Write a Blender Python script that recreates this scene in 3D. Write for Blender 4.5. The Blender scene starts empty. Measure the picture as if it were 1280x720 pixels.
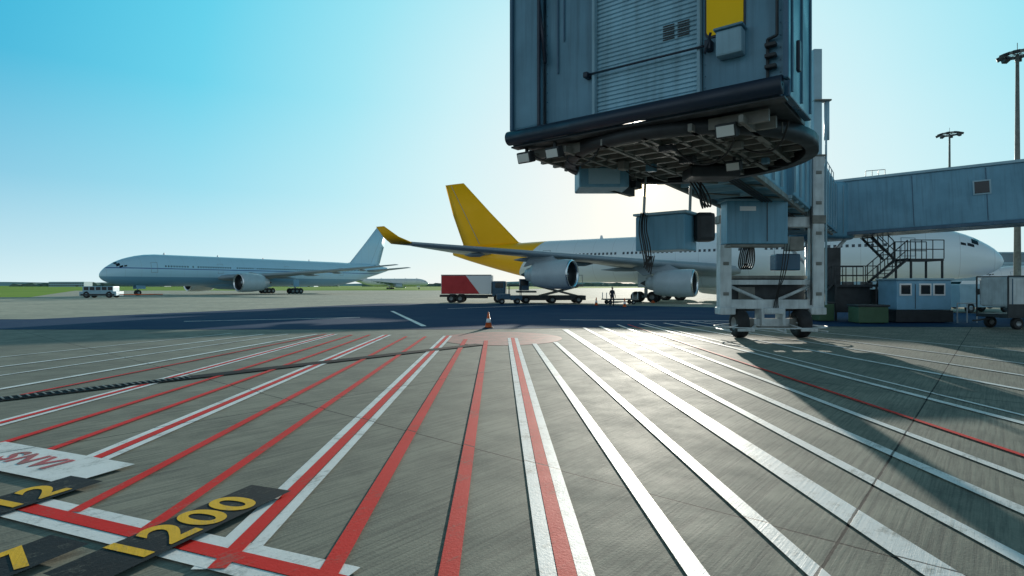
import bpy, bmesh, math, random
from mathutils import Vector, Matrix
random.seed(4)
S = bpy.context.scene
H = 1.9          # eye height (m)
F = 711.0; HY = 357.0

# ------------------------------------------------------------ materials
def newmat(name):
    m = bpy.data.materials.new(name); m.use_nodes = True
    nt = m.node_tree
    b = nt.nodes.get("Principled BSDF")
    return m, nt, b

def N(nt, typ, **kw):
    n = nt.nodes.new(typ)
    for k, v in kw.items(): setattr(n, k, v)
    return n

def mixc(nt, fac, a, b):
    n = N(nt, "ShaderNodeMix", data_type='RGBA')
    if isinstance(fac, (int, float)): n.inputs[0].default_value = fac
    else: nt.links.new(fac, n.inputs[0])
    for s, v in ((6, a), (7, b)):
        if isinstance(v, (tuple, list)): n.inputs[s].default_value = (*v[:3], 1)
        else: nt.links.new(v, n.inputs[s])
    return n.outputs[2]

def mth(nt, op, a, b=None, c=None):
    n = N(nt, "ShaderNodeMath", operation=op)
    for i, v in enumerate((a, b, c)):
        if v is None: continue
        if isinstance(v, (int, float)): n.inputs[i].default_value = v
        else: nt.links.new(v, n.inputs[i])
    return n.outputs[0]

def noise(nt, vec, scale, detail=4, rough=.55):
    n = N(nt, "ShaderNodeTexNoise")
    n.inputs["Scale"].default_value = scale; n.inputs["Detail"].default_value = detail
    n.inputs["Roughness"].default_value = rough
    if vec is not None: nt.links.new(vec, n.inputs["Vector"])
    return n.outputs[0]

def ramp(nt, fac, stops):
    r = N(nt, "ShaderNodeValToRGB")
    el = r.color_ramp.elements
    while len(el) < len(stops): el.new(.5)
    for e, (p, c) in zip(el, stops):
        e.position = p
        e.color = (c, c, c, 1) if isinstance(c, (int, float)) else (*c, 1)
    nt.links.new(fac, r.inputs[0]); return r.outputs[0]

def paint(name, col, rough=.4, metal=0, dirt=.25, scale=1.5, spec=.5, streak=0):
    m, nt, b = newmat(name)
    tc = N(nt, "ShaderNodeTexCoord").outputs["Object"]
    f = ramp(nt, noise(nt, tc, scale, 5), [(.35, 0.0), (.72, 1.0)])
    dark = tuple(c*.5 for c in col)
    c = mixc(nt, mth(nt, 'MULTIPLY', f, dirt), col, dark)
    if streak:     # rain streaks running down the panels
        mp = N(nt, "ShaderNodeMapping"); mp.inputs["Scale"].default_value = (9, 9, .5)
        nt.links.new(tc, mp.inputs[0])
        g = ramp(nt, noise(nt, mp.outputs[0], 1, 4, .6), [(.48, 0), (.72, streak)])
        c = mixc(nt, g, c, tuple(x*.35 for x in col))
    nt.links.new(c, b.inputs["Base Color"])
    b.inputs["Metallic"].default_value = metal
    b.inputs["Specular IOR Level"].default_value = spec
    nt.links.new(mth(nt, 'MULTIPLY_ADD', f, .2, rough-.06), b.inputs["Roughness"])
    return m

def ground_nodes(nt, b, coat=None, wear=(.42, .60), rough=.5, spec=.3, tone=1.0):
    """broom-finished concrete with slab joints; optional worn paint film"""
    tc = N(nt, "ShaderNodeTexCoord").outputs["Object"]
    mp = N(nt, "ShaderNodeMapping"); mp.inputs["Rotation"].default_value = (0, 0, math.radians(40.5))
    nt.links.new(tc, mp.inputs[0]); v = mp.outputs[0]
    big = noise(nt, tc, .12, 4, .6); mid = noise(nt, tc, 1.1, 7, .7); fine = noise(nt, tc, 42, 3, .7)
    T = lambda c: tuple(x*tone for x in c)
    c1 = mixc(nt, ramp(nt, big, [(.35, 0), (.65, 1)]), T((.235, .240, .190)), T((.33, .325, .255)))
    c2 = mixc(nt, ramp(nt, mid, [(.42, 0), (.68, 1)]), c1, T((.165, .175, .145)))
    st = N(nt, "ShaderNodeMapping"); st.inputs["Scale"].default_value = (30, .8, 1)
    nt.links.new(v, st.inputs[0])
    br = noise(nt, st.outputs[0], 1.0, 4, .7)
    c3 = mixc(nt, ramp(nt, br, [(.38, .62), (.56, 0)]), c2, T((.085, .09, .078)))
    c4 = mixc(nt, ramp(nt, fine, [(.52, 0), (.78, .45)]), c3, T((.42, .42, .35)))
    sp = N(nt, "ShaderNodeSeparateXYZ"); nt.links.new(v, sp.inputs[0])
    jm = None
    wob = mth(nt, 'MULTIPLY', noise(nt, tc, 9, 2), .014)
    for ax, off, per in ((0, 4.7, 7.6), (1, 6.64, 7.6)):
        u = mth(nt, 'ADD', sp.outputs[ax], off+7600)
        u = mth(nt, 'MODULO', u, per)
        u = mth(nt, 'ABSOLUTE', mth(nt, 'SUBTRACT', u, per/2))
        j = mth(nt, 'LESS_THAN', u, mth(nt, 'ADD', wob, .004))
        jm = j if jm is None else mth(nt, 'MAXIMUM', jm, j)
    col = c4
    rg = mth(nt, 'MULTIPLY_ADD', mid, .3, rough-.12)
    if coat:
        w1 = noise(nt, tc, 2.2, 7, .75)
        w = mth(nt, 'ADD', mth(nt, 'MULTIPLY', w1, .55), mth(nt, 'ADD', mth(nt, 'MULTIPLY', fine, .2), mth(nt, 'MULTIPLY', br, .28)))
        wf = ramp(nt, w, [(wear[0], 0), (wear[1], 1)])
        cc = mixc(nt, ramp(nt, mid, [(.4, 0), (.75, .35)]), coat, tuple(x*.5 for x in coat))
        col = mixc(nt, wf, cc, c4)
    col = mixc(nt, mth(nt, 'MULTIPLY', jm, .95), col, (.008, .008, .008))
    nt.links.new(col, b.inputs["Base Color"]); nt.links.new(rg, b.inputs["Roughness"])
    b.inputs["Specular IOR Level"].default_value = spec
    h = mth(nt, 'ADD', mth(nt, 'MULTIPLY', br, .6), mth(nt, 'MULTIPLY', fine, .45))
    h = mth(nt, 'SUBTRACT', h, mth(nt, 'MULTIPLY', jm, 1.5))
    bp = N(nt, "ShaderNodeBump"); bp.inputs["Strength"].default_value = .6; bp.inputs["Distance"].default_value = .008
    nt.links.new(h, bp.inputs["Height"]); nt.links.new(bp.outputs[0], b.inputs["Normal"])

def gmat(name, coat=None, **k):
    m, nt, b = newmat(name); ground_nodes(nt, b, coat, **k); return m

M_conc = gmat("concrete", rough=.74, spec=.22)
M_taxi = gmat("pale_concrete", rough=.85, spec=.12, tone=1.9)
M_white = gmat("worn_white_paint", (.90, .90, .87), wear=(.53, .68), rough=.48, spec=.5)
M_red = gmat("worn_red_paint", (.80, .022, .014), wear=(.55, .72), rough=.62, spec=.15)
M_black = gmat("black_marking_paint", (.014, .014, .016), wear=(.55, .74), rough=.65, spec=.2)
M_tar = gmat("tar_seal", (.010, .013, .018), wear=(.70, .90), rough=.75, spec=.1)
M_yel = gmat("worn_yellow_paint", (.90, .52, .02), wear=(.54, .72), rough=.6, spec=.2)
M_pink = gmat("faded_pink_paint", (.62, .24, .20), wear=(.44, .70), rough=.6, spec=.3)
M_fred = gmat("faded_red_lettering", (.62, .10, .12), wear=(.46, .66), rough=.6, spec=.2)
def dark_blue_ground():  # mottled dark blue ground colour
    m, nt, b = newmat("dark_blue_ground")
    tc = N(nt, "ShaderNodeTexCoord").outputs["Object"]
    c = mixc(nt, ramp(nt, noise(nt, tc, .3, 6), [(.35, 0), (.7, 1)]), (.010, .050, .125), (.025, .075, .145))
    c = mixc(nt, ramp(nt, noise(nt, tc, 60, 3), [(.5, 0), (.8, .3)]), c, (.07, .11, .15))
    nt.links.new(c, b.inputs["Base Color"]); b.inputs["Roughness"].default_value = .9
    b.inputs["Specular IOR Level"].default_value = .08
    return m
M_dkblue = dark_blue_ground()
def grassm():
    m, nt, b = newmat("grass")
    tc = N(nt, "ShaderNodeTexCoord").outputs["Object"]
    c = mixc(nt, ramp(nt, noise(nt, tc, .05, 6), [(.35, 0), (.7, 1)]), (.14, .32, .03), (.28, .44, .06))
    c = mixc(nt, ramp(nt, noise(nt, tc, 1.2, 5), [(.4, 0), (.8, .6)]), c, (.28, .30, .11))
    nt.links.new(c, b.inputs["Base Color"]); b.inputs["Roughness"].default_value = 1; b.inputs["Specular IOR Level"].default_value = .05
    return m
M_grass = grassm()
M_tree = paint("distant_foliage", (.15, .23, .21), .95, dirt=.7, scale=.12, spec=.05)

M_pl = paint("aircraft_white_paint", (.84, .86, .87), .28, dirt=.12, scale=.25)
M_plw = paint("aircraft_wing_grey", (.30, .38, .43), .35, dirt=.3, scale=.5)
M_nac = paint("nacelle_grey_paint", (.50, .60, .65), .3, dirt=.3, scale=.8)
M_lip = paint("polished_lip", (.75, .76, .78), .2, metal=.9, dirt=.1)
M_yp = paint("aircraft_yellow_paint", (1.0, .50, .002), .5, dirt=.08, scale=.4, spec=.2)
M_dark = paint("dark_glass", (.012, .018, .025), .12, dirt=.1)
M_win = paint("cabin_window", (.05, .07, .09), .2, dirt=.1)
M_blue = paint("blue_stripe", (.03, .12, .36), .35, dirt=.2)
M_rub = paint("rubber", (.016, .017, .019), .7, dirt=.4, scale=4)
M_cab = paint("cab_blue_panel", (.105, .265, .375), .38, dirt=.55, scale=1.1, streak=.5)
M_cabl = paint("cab_light_panel", (.24, .42, .52), .4, dirt=.45, scale=1.4, streak=.3)
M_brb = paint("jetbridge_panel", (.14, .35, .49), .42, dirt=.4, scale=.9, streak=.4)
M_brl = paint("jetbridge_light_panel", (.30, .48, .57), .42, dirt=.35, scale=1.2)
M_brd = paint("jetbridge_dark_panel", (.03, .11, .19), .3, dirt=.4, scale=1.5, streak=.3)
M_steel = paint("galvanised_steel", (.30, .33, .34), .45, metal=.3, dirt=.6, scale=3)
M_und = paint("underframe_steel", (.22, .225, .205), .55, metal=.1, dirt=.8, scale=3)
M_dst = paint("dark_steel", (.035, .042, .048), .5, metal=.2, dirt=.5, scale=3)
M_wst = paint("white_painted_steel", (.62, .69, .71), .42, dirt=.65, scale=2, streak=.35)
M_hose = paint("black_hose", (.012, .012, .013), .5)
M_sign = paint("yellow_sign", (1.0, .60, .004), .45, dirt=.12, spec=.2)
M_rtk = paint("red_truck_paint", (.55, .02, .025), .4, dirt=.3)
M_org = paint("orange_plastic", (.80, .13, .02), .5, dirt=.3)
M_green = paint("green_plastic", (.05, .12, .06), .5, dirt=.4)
M_bldg = paint("building_cladding", (.20, .28, .33), .6, dirt=.4, scale=.2)
M_lens = paint("lamp_lens", (.62, .66, .64), .15)
M_blk = paint("black_bumper", (.010, .022, .045), .38, dirt=.4, scale=3)
M_skin = paint("skin", (.45, .26, .18), .6)
M_cloth = paint("navy_workwear", (.02, .025, .04), .9)
M_hiv = paint("hi_vis_vest", (.55, .16, .03), .7)
M_shut = paint("shutter_slats", (.27, .50, .62), .38, metal=.1, dirt=.5, scale=2, streak=.45)

def livery(name, white, tail, L, xb, k, belly=None, stripe=None):
    m, nt, b = newmat(name)
    tc = N(nt, "ShaderNodeTexCoord").outputs["Object"]
    sp = N(nt, "ShaderNodeSeparateXYZ"); nt.links.new(tc, sp.inputs[0])
    n = noise(nt, tc, .3, 5)
    c = mixc(nt, mth(nt, 'MULTIPLY', n, .25), white, tuple(x*.7 for x in white))
    u = mth(nt, 'MODULO', mth(nt, 'ADD', sp.outputs[0], 500.0), 2.6)
    c = mixc(nt, mth(nt, 'MULTIPLY', mth(nt, 'LESS_THAN', u, .05), .3), c, (.3, .32, .34))
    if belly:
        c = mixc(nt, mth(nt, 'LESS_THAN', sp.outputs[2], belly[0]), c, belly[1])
    if stripe:
        g = mth(nt, 'MULTIPLY', mth(nt, 'GREATER_THAN', sp.outputs[2], stripe[0]), mth(nt, 'LESS_THAN', sp.outputs[2], stripe[1]))
        c = mixc(nt, g, c, stripe[2])
    if tail:
        e = mth(nt, 'ADD', sp.outputs[0], mth(nt, 'MULTIPLY', sp.outputs[2], k))
        c = mixc(nt, mth(nt, 'LESS_THAN', e, xb), c, tail)
    nt.links.new(c, b.inputs["Base Color"]); b.inputs["Roughness"].default_value = .3
    return m

# ------------------------------------------------------------ mesh helpers
def empty(name, loc=(0, 0, 0), rz=0, parent=None):
    e = bpy.data.objects.new(name, None); S.collection.objects.link(e)
    e.location = loc; e.rotation_euler = (0, 0, rz); e.empty_display_size = .5
    if parent: e.parent = parent
    return e

def mk(name, verts, faces, mat, parent=None, smooth=False, mats=None, midx=None):
    me = bpy.data.meshes.new(name); me.from_pydata([tuple(v) for v in verts], [], faces); me.update()
    for m in (mats or [mat]): me.materials.append(m)
    if midx:
        for p, i in zip(me.polygons, midx): p.material_index = i
    if smooth:
        for p in me.polygons: p.use_smooth = True
    bm = bmesh.new(); bm.from_mesh(me); bmesh.ops.recalc_face_normals(bm, faces=bm.faces); bm.to_mesh(me); bm.free()
    o = bpy.data.objects.new(name, me); S.collection.objects.link(o)
    if parent: o.parent = parent
    return o

def box(name, parent, c, s, mat, rz=0, bevel=.02, rx=0, ry=0):
    bm = bmesh.new(); bmesh.ops.create_cube(bm, size=1)
    for v in bm.verts: v.co = Vector((v.co.x*s[0], v.co.y*s[1], v.co.z*s[2]))
    bv = min(bevel, min(s)*.3)
    if bv > 0: bmesh.ops.bevel(bm, geom=bm.edges[:], offset=bv, segments=2, affect='EDGES', profile=.6)
    me = bpy.data.meshes.new(name); bm.to_mesh(me); bm.free(); me.materials.append(mat)
    o = bpy.data.objects.new(name, me); S.collection.objects.link(o)
    o.location = c; o.rotation_euler = (rx, ry, rz)
    if parent: o.parent = parent
    return o

def boxes(name, parent, lst, mat):
    bm = bmesh.new()
    for c in lst:
        r = bmesh.ops.create_cube(bm, size=1)
        for v in r['verts']:
            v.co = Vector((c[0]+v.co.x*c[3], c[1]+v.co.y*c[4], c[2]+v.co.z*c[5]))
    me = bpy.data.meshes.new(name); bm.to_mesh(me); bm.free(); me.materials.append(mat)
    o = bpy.data.objects.new(name, me); S.collection.objects.link(o)
    if parent: o.parent = parent
    return o

def rod(name, parent, p1, p2, r1, mat, r2=None, seg=12):
    p1, p2 = Vector(p1), Vector(p2); d = p2-p1
    r2 = r1 if r2 is None else r2
    q = d.to_track_quat('Z', 'Y').to_matrix()
    vs = []; fs = []
    for k, (p, r) in enumerate(((p1, r1), (p2, r2))):
        for i in range(seg):
            a = 2*math.pi*i/seg
            vs.append(p + q @ Vector((r*math.cos(a), r*math.sin(a), 0)))
    for i in range(seg): fs.append((i, (i+1) % seg, seg+(i+1) % seg, seg+i))
    fs.append(tuple(range(seg))); fs.append(tuple(range(2*seg-1, seg-1, -1)))
    o = mk(name, vs, fs, mat, parent)
    for p in o.data.polygons:
        if len(p.vertices) == 4: p.use_smooth = True
    return o

def rods(name, parent, lst, mat, seg=8):
    vs = []; fs = []
    for it in lst:
        p1, p2 = Vector(it[0]), Vector(it[1]); r = it[2] if len(it) > 2 else .02
        q = (p2-p1).to_track_quat('Z', 'Y').to_matrix(); b = len(vs)
        for p in (p1, p2):
            for i in range(seg):
                a = 2*math.pi*(i+.5)/seg
                vs.append(p + q @ Vector((r*math.cos(a), r*math.sin(a), 0)))
        for i in range(seg): fs.append((b+i, b+(i+1) % seg, b+seg+(i+1) % seg, b+seg+i))
        fs.append(tuple(range(b, b+seg))); fs.append(tuple(range(b+2*seg-1, b+seg-1, -1)))
    return mk(name, vs, fs, mat, parent)

def hose(name, parent, pts, r, mat):
    cu = bpy.data.curves.new(name, 'CURVE'); cu.dimensions = '3D'; cu.bevel_depth = r; cu.bevel_resolution = 3
    sp = cu.splines.new('NURBS'); sp.points.add(len(pts)-1)
    for p, q in zip(sp.points, pts): p.co = (*q, 1)
    sp.use_endpoint_u = True; sp.order_u = 3
    cu.materials.append(mat)
    o = bpy.data.objects.new(name, cu); S.collection.objects.link(o); o.parent = parent
    return o

def lathe(name, parent, prof, mat, seg=32, axis='x', origin=(0, 0, 0), mats=None, mi=None):
    vs = []; fs = []; idx = []
    o = Vector(origin)
    for a, r in prof:
        for i in range(seg):
            t = 2*math.pi*i/seg
            c, s = r*math.cos(t), r*math.sin(t)
            vs.append(o + (Vector((a, c, s)) if axis == 'x' else Vector((c, a, s)) if axis == 'y' else Vector((c, s, a))))
    for k in range(len(prof)-1):
        for i in range(seg):
            fs.append((k*seg+i, k*seg+(i+1) % seg, (k+1)*seg+(i+1) % seg, (k+1)*seg+i)); idx.append(mi[k] if mi else 0)
    return mk(name, vs, fs, mat, parent, True, mats, idx)

def loft(name, parent, secs, mat):
    """secs: (LE vector, chord, thickness, thick_dir) airfoil running toward -x"""
    prof = [(0, 0), (.03, .30), (.12, .48), (.3, .55), (.55, .42), (.8, .2), (1, .02)]
    vs = []; fs = []; n = len(prof)*2-2
    for le, ch, th, td in secs:
        le = Vector(le); td = Vector(td)
        for c, t in prof: vs.append(le+Vector((-c*ch, 0, 0))+td*t*th)
        for c, t in prof[-2:0:-1]: vs.append(le+Vector((-c*ch, 0, 0))-td*t*th*.8)
    for k in range(len(secs)-1):
        for i in range(n): fs.append((k*n+i, k*n+(i+1) % n, (k+1)*n+(i+1) % n, (k+1)*n+i))
    fs.append(tuple(range(n))); fs.append(tuple((len(secs)-1)*n+i for i in range(n)))
    return mk(name, vs, fs, mat, parent, True)

def wheel(name, parent, c, r, w, axis='y'):
    pr = [(-w*.28, .01), (-w*.3, r*.42), (-w/2, r*.45), (-w/2, r*.86), (-w*.38, r*.97), (-w*.2, r), (w*.2, r), (w*.38, r*.97), (w/2, r*.86), (w/2, r*.45), (w*.3, r*.42), (w*.28, .01)]
    return lathe(name, parent, pr, M_rub, 24, axis, c, [M_rub, M_steel], [1, 1]+[0]*7+[1, 1])

# ------------------------------------------------------------ airliner
def airliner(name, pos, heading, L, R, zc, body, wing, engs, fin, stab, gear, winglet, tailmat, nb_win, wingmat=M_plw):
    E = empty(name, pos, heading)
    st = [(0, .03, -.36), (.06, .18, -.355), (.25, .38, -.32), (.6, .58, -.25), (1.0, .73, -.17), (1.5, .85, -.10), (2.2, .95, -.03), (3.0, 1, 0)]
    X = [a*R for a, _, _ in st]; RR = [b*R for _, b, _ in st]; Z = [c*R for _, _, c in st]
    tl = L*.30
    for f, r, z in ((0, 1, 0), (.15, .97, .03), (.35, .84, .13), (.55, .66, .27), (.75, .44, .40), (.9, .26, .50), (1, .12, .56)):
        X.append(L-tl+f*tl); RR.append(r*R); Z.append(z*R)
    def itp(x):
        for i in range(len(X)-1):
            if x <= X[i+1]: break
        t = (x-X[i])/(X[i+1]-X[i])
        def h(P):
            m0 = (P[i+1]-P[max(i-1, 0)])/(X[i+1]-X[max(i-1, 0)])
            j = min(i+2, len(X)-1); m1 = (P[j]-P[i])/(X[j]-X[i]); d = X[i+1]-X[i]
            return (2*t**3-3*t*t+1)*P[i]+(t**3-2*t*t+t)*m0*d+(-2*t**3+3*t*t)*P[i+1]+(t**3-t*t)*m1*d
        return h(RR), h(Z)
    def srf(x, th, o=0):
        r, z = itp(x); r += o
        return Vector((-x, r*math.sin(th), zc+z+r*math.cos(th)))
    xs = [0, .05*R, .12*R, .25*R, .4*R, .6*R, .8*R, R, 1.25*R, 1.5*R, 1.9*R, 2.4*R, 3*R]
    x = 3*R+3
    while x < L-tl: xs.append(x); x += 3
    xs += [L-tl+tl*i/16 for i in range(17)]
    seg = 36; vs = []; fs = []
    for x in xs:
        for i in range(seg): vs.append(srf(x, 2*math.pi*i/seg))
    for k in range(len(xs)-1):
        for i in range(seg): fs.append((k*seg+i, k*seg+(i+1) % seg, (k+1)*seg+(i+1) % seg, (k+1)*seg+i))
    fs.append(tuple(range(seg))); fs.append(tuple((len(xs)-1)*seg+i for i in range(seg)))
    mk("fuselage", vs, fs, body, E, True)
    def patches(nm, lst, mat):
        v = []; f = []
        for x0, x1, t0, t1 in lst:
            b = len(v)
            for i in range(4):
                for j in range(4):
                    v.append(srf(x0+(x1-x0)*i/3, t0+(t1-t0)*j/3, .012))
            for i in range(3):
                for j in range(3): f.append((b+i*4+j, b+i*4+j+1, b+i*4+j+5, b+i*4+j+4))
        return mk(nm, v, f, mat, E)
    th = math.radians
    cw = []
    for s in (1, -1):
        cw += [(.66*R, .80*R, s*th(3), s*th(30)), (.70*R, .88*R, s*th(33), s*th(52)), (.82*R, 1.0*R, s*th(55), s*th(64)), (1.04*R, 1.18*R, s*th(58), s*th(65))]
    patches("cockpit_windows", cw, M_dark)
    wl = []
    for s in (1, -1):
        x = 3.2*R
        while x < L-tl*.55:
            if random.random() > .06: wl.append((x, x+.26, s*th(73), s*th(79)))
            x += .53
    if nb_win: patches("cabin_windows", wl, M_win)
    dl = []
    for s in (1, -1):
        for x in (2.4*R, L*.28, L*.50, L*.72):
            for (a, b2, c, d) in ((x, x+.07, 62, 98), (x+1.1, x+1.17, 62, 98), (x, x+1.17, 61, 62.3), (x, x+1.17, 98, 99.3)):
                dl.append((a, b2, s*th(c), s*th(d)))
    patches("door_outlines", dl, M_plw)
    w0, w1 = wing[0][1]-2.5, wing[0][1]+wing[0][2]+3.5
    pf = [(0, .05), (.08, .55), (.25, .9), (.5, 1), (.75, .9), (.93, .5), (1, .05)]
    fair = lathe("belly_fairing", E, [(-(w0+(w1-w0)*a), r*R*.62) for a, r in pf], body, 24, 'x')
    fair.location = (0, 0, zc-R*.66)
    for s in (1, -1):
        loft("wing", E, [((-xl, s*y, z), ch, t, (0, 0, 1)) for y, xl, ch, z, t in wing], wingmat)
        for fy in (.25, .45, .62, .78):
            yy = fy*wing[-1][0]
            for a, b in zip(wing, wing[1:]):
                if a[0] <= yy <= b[0]:
                    t = (yy-a[0])/(b[0]-a[0]); xl = a[1]+(b[1]-a[1])*t; ch = a[2]+(b[2]-a[2])*t; z = a[3]+(b[3]-a[3])*t
                    lathe("flap_track_fairing", E, [(-(xl+ch*.55), .03), (-(xl+ch*.7), .24), (-(xl+ch*.95), .22), (-(xl+ch*1.15), .03)], M_plw, 10, 'x', (0, s*yy, z-.32))
        if winglet:
            y, xl, ch, z, t = wing[-1]
            wy, wz, wx, wch = winglet
            loft("winglet", E, [((-xl, s*(y-.02), z), ch, t, (0, -s*.5, .8)), ((-(xl+wx*.45), s*(y+wy*.5), z+wz*.35), ch*.72, t*.7, (0, -s*.8, .5)), ((-(xl+wx), s*(y+wy), z+wz), wch, .06, (0, -s, .2))], tailmat or wingmat)
        loft("tailplane", E, [((-xl, s*y, z), ch, t, (0, 0, 1)) for y, xl, ch, z, t in stab], wingmat)
        for (ex, ey, ez, er, el) in engs:
            pr = [(-el*.04, er*.80), (0, er*.90), (-el*.03, er*.985), (-el*.15, er*1.02), (-el*.45, er*1.0), (-el*.72, er*.9), (-el*.8, er*.82), (-el*.8, er*.72), (-el*.74, er*.62), (-el*.9, er*.52), (-el*.98, er*.42), (-el*.96, er*.3), (-el*1.12, .04)]
            pr = [(-el*.22, .02), (-el*.22, er*.78), (-el*.10, er*.78)]+pr
            lathe("engine_nacelle", E, [(ex+el/2+a, r) for a, r in pr], M_nac, 32, 'x', (0, s*ey, ez), [M_nac, M_lip, M_dst], [2, 2, 2, 1, 1, 0, 0, 0, 0, 2, 2, 0, 0, 2, 2])
            lathe("spinner", E, [(ex+el*.40, .01), (ex+el*.37, er*.14), (ex+el*.29, er*.27)], M_nac, 16, 'x', (0, s*ey, ez))
            fbv = []; fbf = []
            for i in range(22):
                a = 2*math.pi*i/22
                for rr, da in ((er*.27, 0), (er*.77, .05), (er*.77, .16), (er*.27, .12)):
                    fbv.append(Vector((ex+el*.29+(.08 if da > .1 else 0), s*ey+rr*math.cos(a+da), ez+rr*math.sin(a+da))))
                fbf.append((i*4, i*4+1, i*4+2, i*4+3))
            mk("fan_blades", fbv, fbf, M_steel, E)
            for a, b in zip(wing, wing[1:]):
                if a[0] <= ey <= b[0]:
                    t = (ey-a[0])/(b[0]-a[0]); xw = a[1]+(b[1]-a[1])*t; zt = a[3]+(b[3]-a[3])*t; cw_ = a[2]+(b[2]-a[2])*t
            e0 = ez+er*.9
            pv = []
            for yy in (-.16, .16):
                for (px, pz) in ((ex+el*.25, e0), (ex+el*.1, ez+er*1.12), (-(xw+.3), zt+.05), (-(xw+cw_*.55), zt-.1), (ex-el*.55, ez+er*.55), (ex-el*.2, e0-.1)):
                    pv.append((px, s*ey+yy, pz))
            mk("pylon", pv, [tuple(range(6)), tuple(range(11, 5, -1))]+[(i, (i+1) % 6, 6+(i+1) % 6, 6+i) for i in range(6)], M_plw, E)
    loft("fin", E, [((-xl, 0, z), ch, t, (0, 1, 0)) for z, xl, ch, t in fin], tailmat or body)
    zf0, xf0, cf0, _ = fin[1]; zf1, xf1, cf1, _ = fin[-1]
    rods("rudder_hinge_line", E, [((-(xf0+cf0*.68), s*.18, zf0), (-(xf1+cf1*.66), s*.08, zf1-.2), .035) for s in (1, -1)], M_plw)
    ng, mg, mgy, wr = gear
    rod("nose_gear_strut", E, (-ng, 0, zc-R*.8), (-ng, 0, wr*.8), .12, M_wst)
    rod("nose_gear_drag_brace", E, (-ng-1.6, 0, zc-R*.8), (-ng, 0, 1.3), .07, M_wst)
    for s in (1, -1):
        wheel("nose_wheel", E, (-ng, s*.3, wr*.8), wr*.8, .3)
        box("nose_gear_door", E, (-ng-.3, s*.62, zc-R*.98-.15), (1.7, .05, .9), body, bevel=.01)
        rod("main_gear_strut", E, (-mg, s*mgy, zc-R*.5), (-mg, s*mgy, wr), .2, M_wst)
        rod("main_gear_side_brace", E, (-mg, s*(mgy-1.9), zc-R*.8), (-mg, s*mgy, 1.7), .1, M_wst)
        rod("bogie_beam", E, (-mg-1.1, s*mgy, wr), (-mg+1.1, s*mgy, wr), .13, M_steel)
        box("main_gear_door", E, (-mg, s*(mgy+.45), 2.5), (1.6, .06, 1.6), body, bevel=.01)
        for dx in (-1.1, 0, 1.1) if L > 70 else (-.95, .95):
            for dy in (-.6, .6): wheel("main_wheel", E, (-mg+dx, s*mgy+dy, wr), wr, .45)
    rod("beacon", E, (-L*.45, 0, zc+R), (-L*.45, 0, zc+R+.2), .1, M_rtk)
    for x in (.15, .3, .62): loft("antenna", E, [((-L*x, 0, zc+R-.05), .5, .05, (0, 1, 0)), ((-L*x-.15, 0, zc+R+.4), .25, .03, (0, 1, 0))], M_pl)
    return E

B1 = livery("freighter_livery", (.76, .87, .92), (1.0, .50, .002), 63.6, -54.5, -.9)
airliner("four_engine_airliner", (45.2, 52.3, 0), math.radians(-32), 63.6, 2.82, 5.15, B1,
    [(1.5, 21.5, 12.5, 3.55, 1.5), (2.9, 22.8, 11.3, 3.65, 1.35), (10, 28.6, 7.4, 4.25, .85), (19.5, 36.6, 4.9, 4.95, .55), (29.6, 45.4, 2.6, 5.75, .28)],
    [(-28, 9.4, 2.15, 1.42, 5.2), (-37, 19.2, 3.0, 1.42, 5.2)],
    [(7.3, 49.5, 12.8, .5), (8.0, 52.2, 9.7, .5), (12.5, 57.0, 6.8, .4), (17.2, 61.8, 3.5, .22)],
    [(.3, 54.5, 6.0, 6.3, .6), (9.6, 61.2, 2.4, 7.3, .25)],
    (7.0, 32.0, 5.3, .62), (1.4, 1.5, 2.1, 1.0), M_yp, True)
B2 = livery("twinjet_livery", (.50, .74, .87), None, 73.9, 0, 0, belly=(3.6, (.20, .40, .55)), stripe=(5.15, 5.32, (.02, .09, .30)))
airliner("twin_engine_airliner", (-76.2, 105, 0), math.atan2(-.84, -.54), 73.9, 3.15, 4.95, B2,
    [(1.5, 19.8, 15, 3.5, 1.6), (3.1, 21, 13.5, 3.6, 1.4), (10.5, 26.8, 8.4, 4.2, .9), (21, 35, 5, 5.2, .55), (31.5, 44, 1.6, 6.5, .22)],
    [(-24.5, 9.8, 2.55, 1.95, 7.0)],
    [(7.6, 56.5, 14, .6), (8.2, 59.3, 11, .6), (13, 64, 8, .45), (18.5, 69.2, 4, .25)],
    [(.3, 62, 7.0, 5.8, .6), (10.7, 69.8, 2.3, 6.9, .25)],
    (6.5, 38, 5.4, .66), None, None, True)
B3 = livery("white_livery", (.82, .84, .85), None, 40, 0, 0)
def small_jet(name, pos, hd):
    airliner(name, pos, hd, 39.5, 1.95, 3.6, B3,
    [(1.0, 12.5, 8, 2.6, 1.0), (2.0, 13.4, 7, 2.7, .9), (6.5, 17.0, 4.3, 3.1, .5), (17, 24.6, 1.5, 4.1, .15)],
    [(-15, 5.2, 1.6, 1.0, 4.2)],
    [(5.2, 30.5, 8, .4), (5.6, 32, 6.2, .4), (12.2, 37.2, 2.2, .2)],
    [(.3, 33.5, 4, 4.4, .4), (6.8, 37.4, 1.4, 5.0, .15)],
    (5, 20, 2.9, .5), None, None, False)
small_jet("small_twin_airliner", (-44, 300, 0), math.radians(2))
small_jet("small_twin_airliner", (88, 108, 0), math.radians(165))

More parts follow.
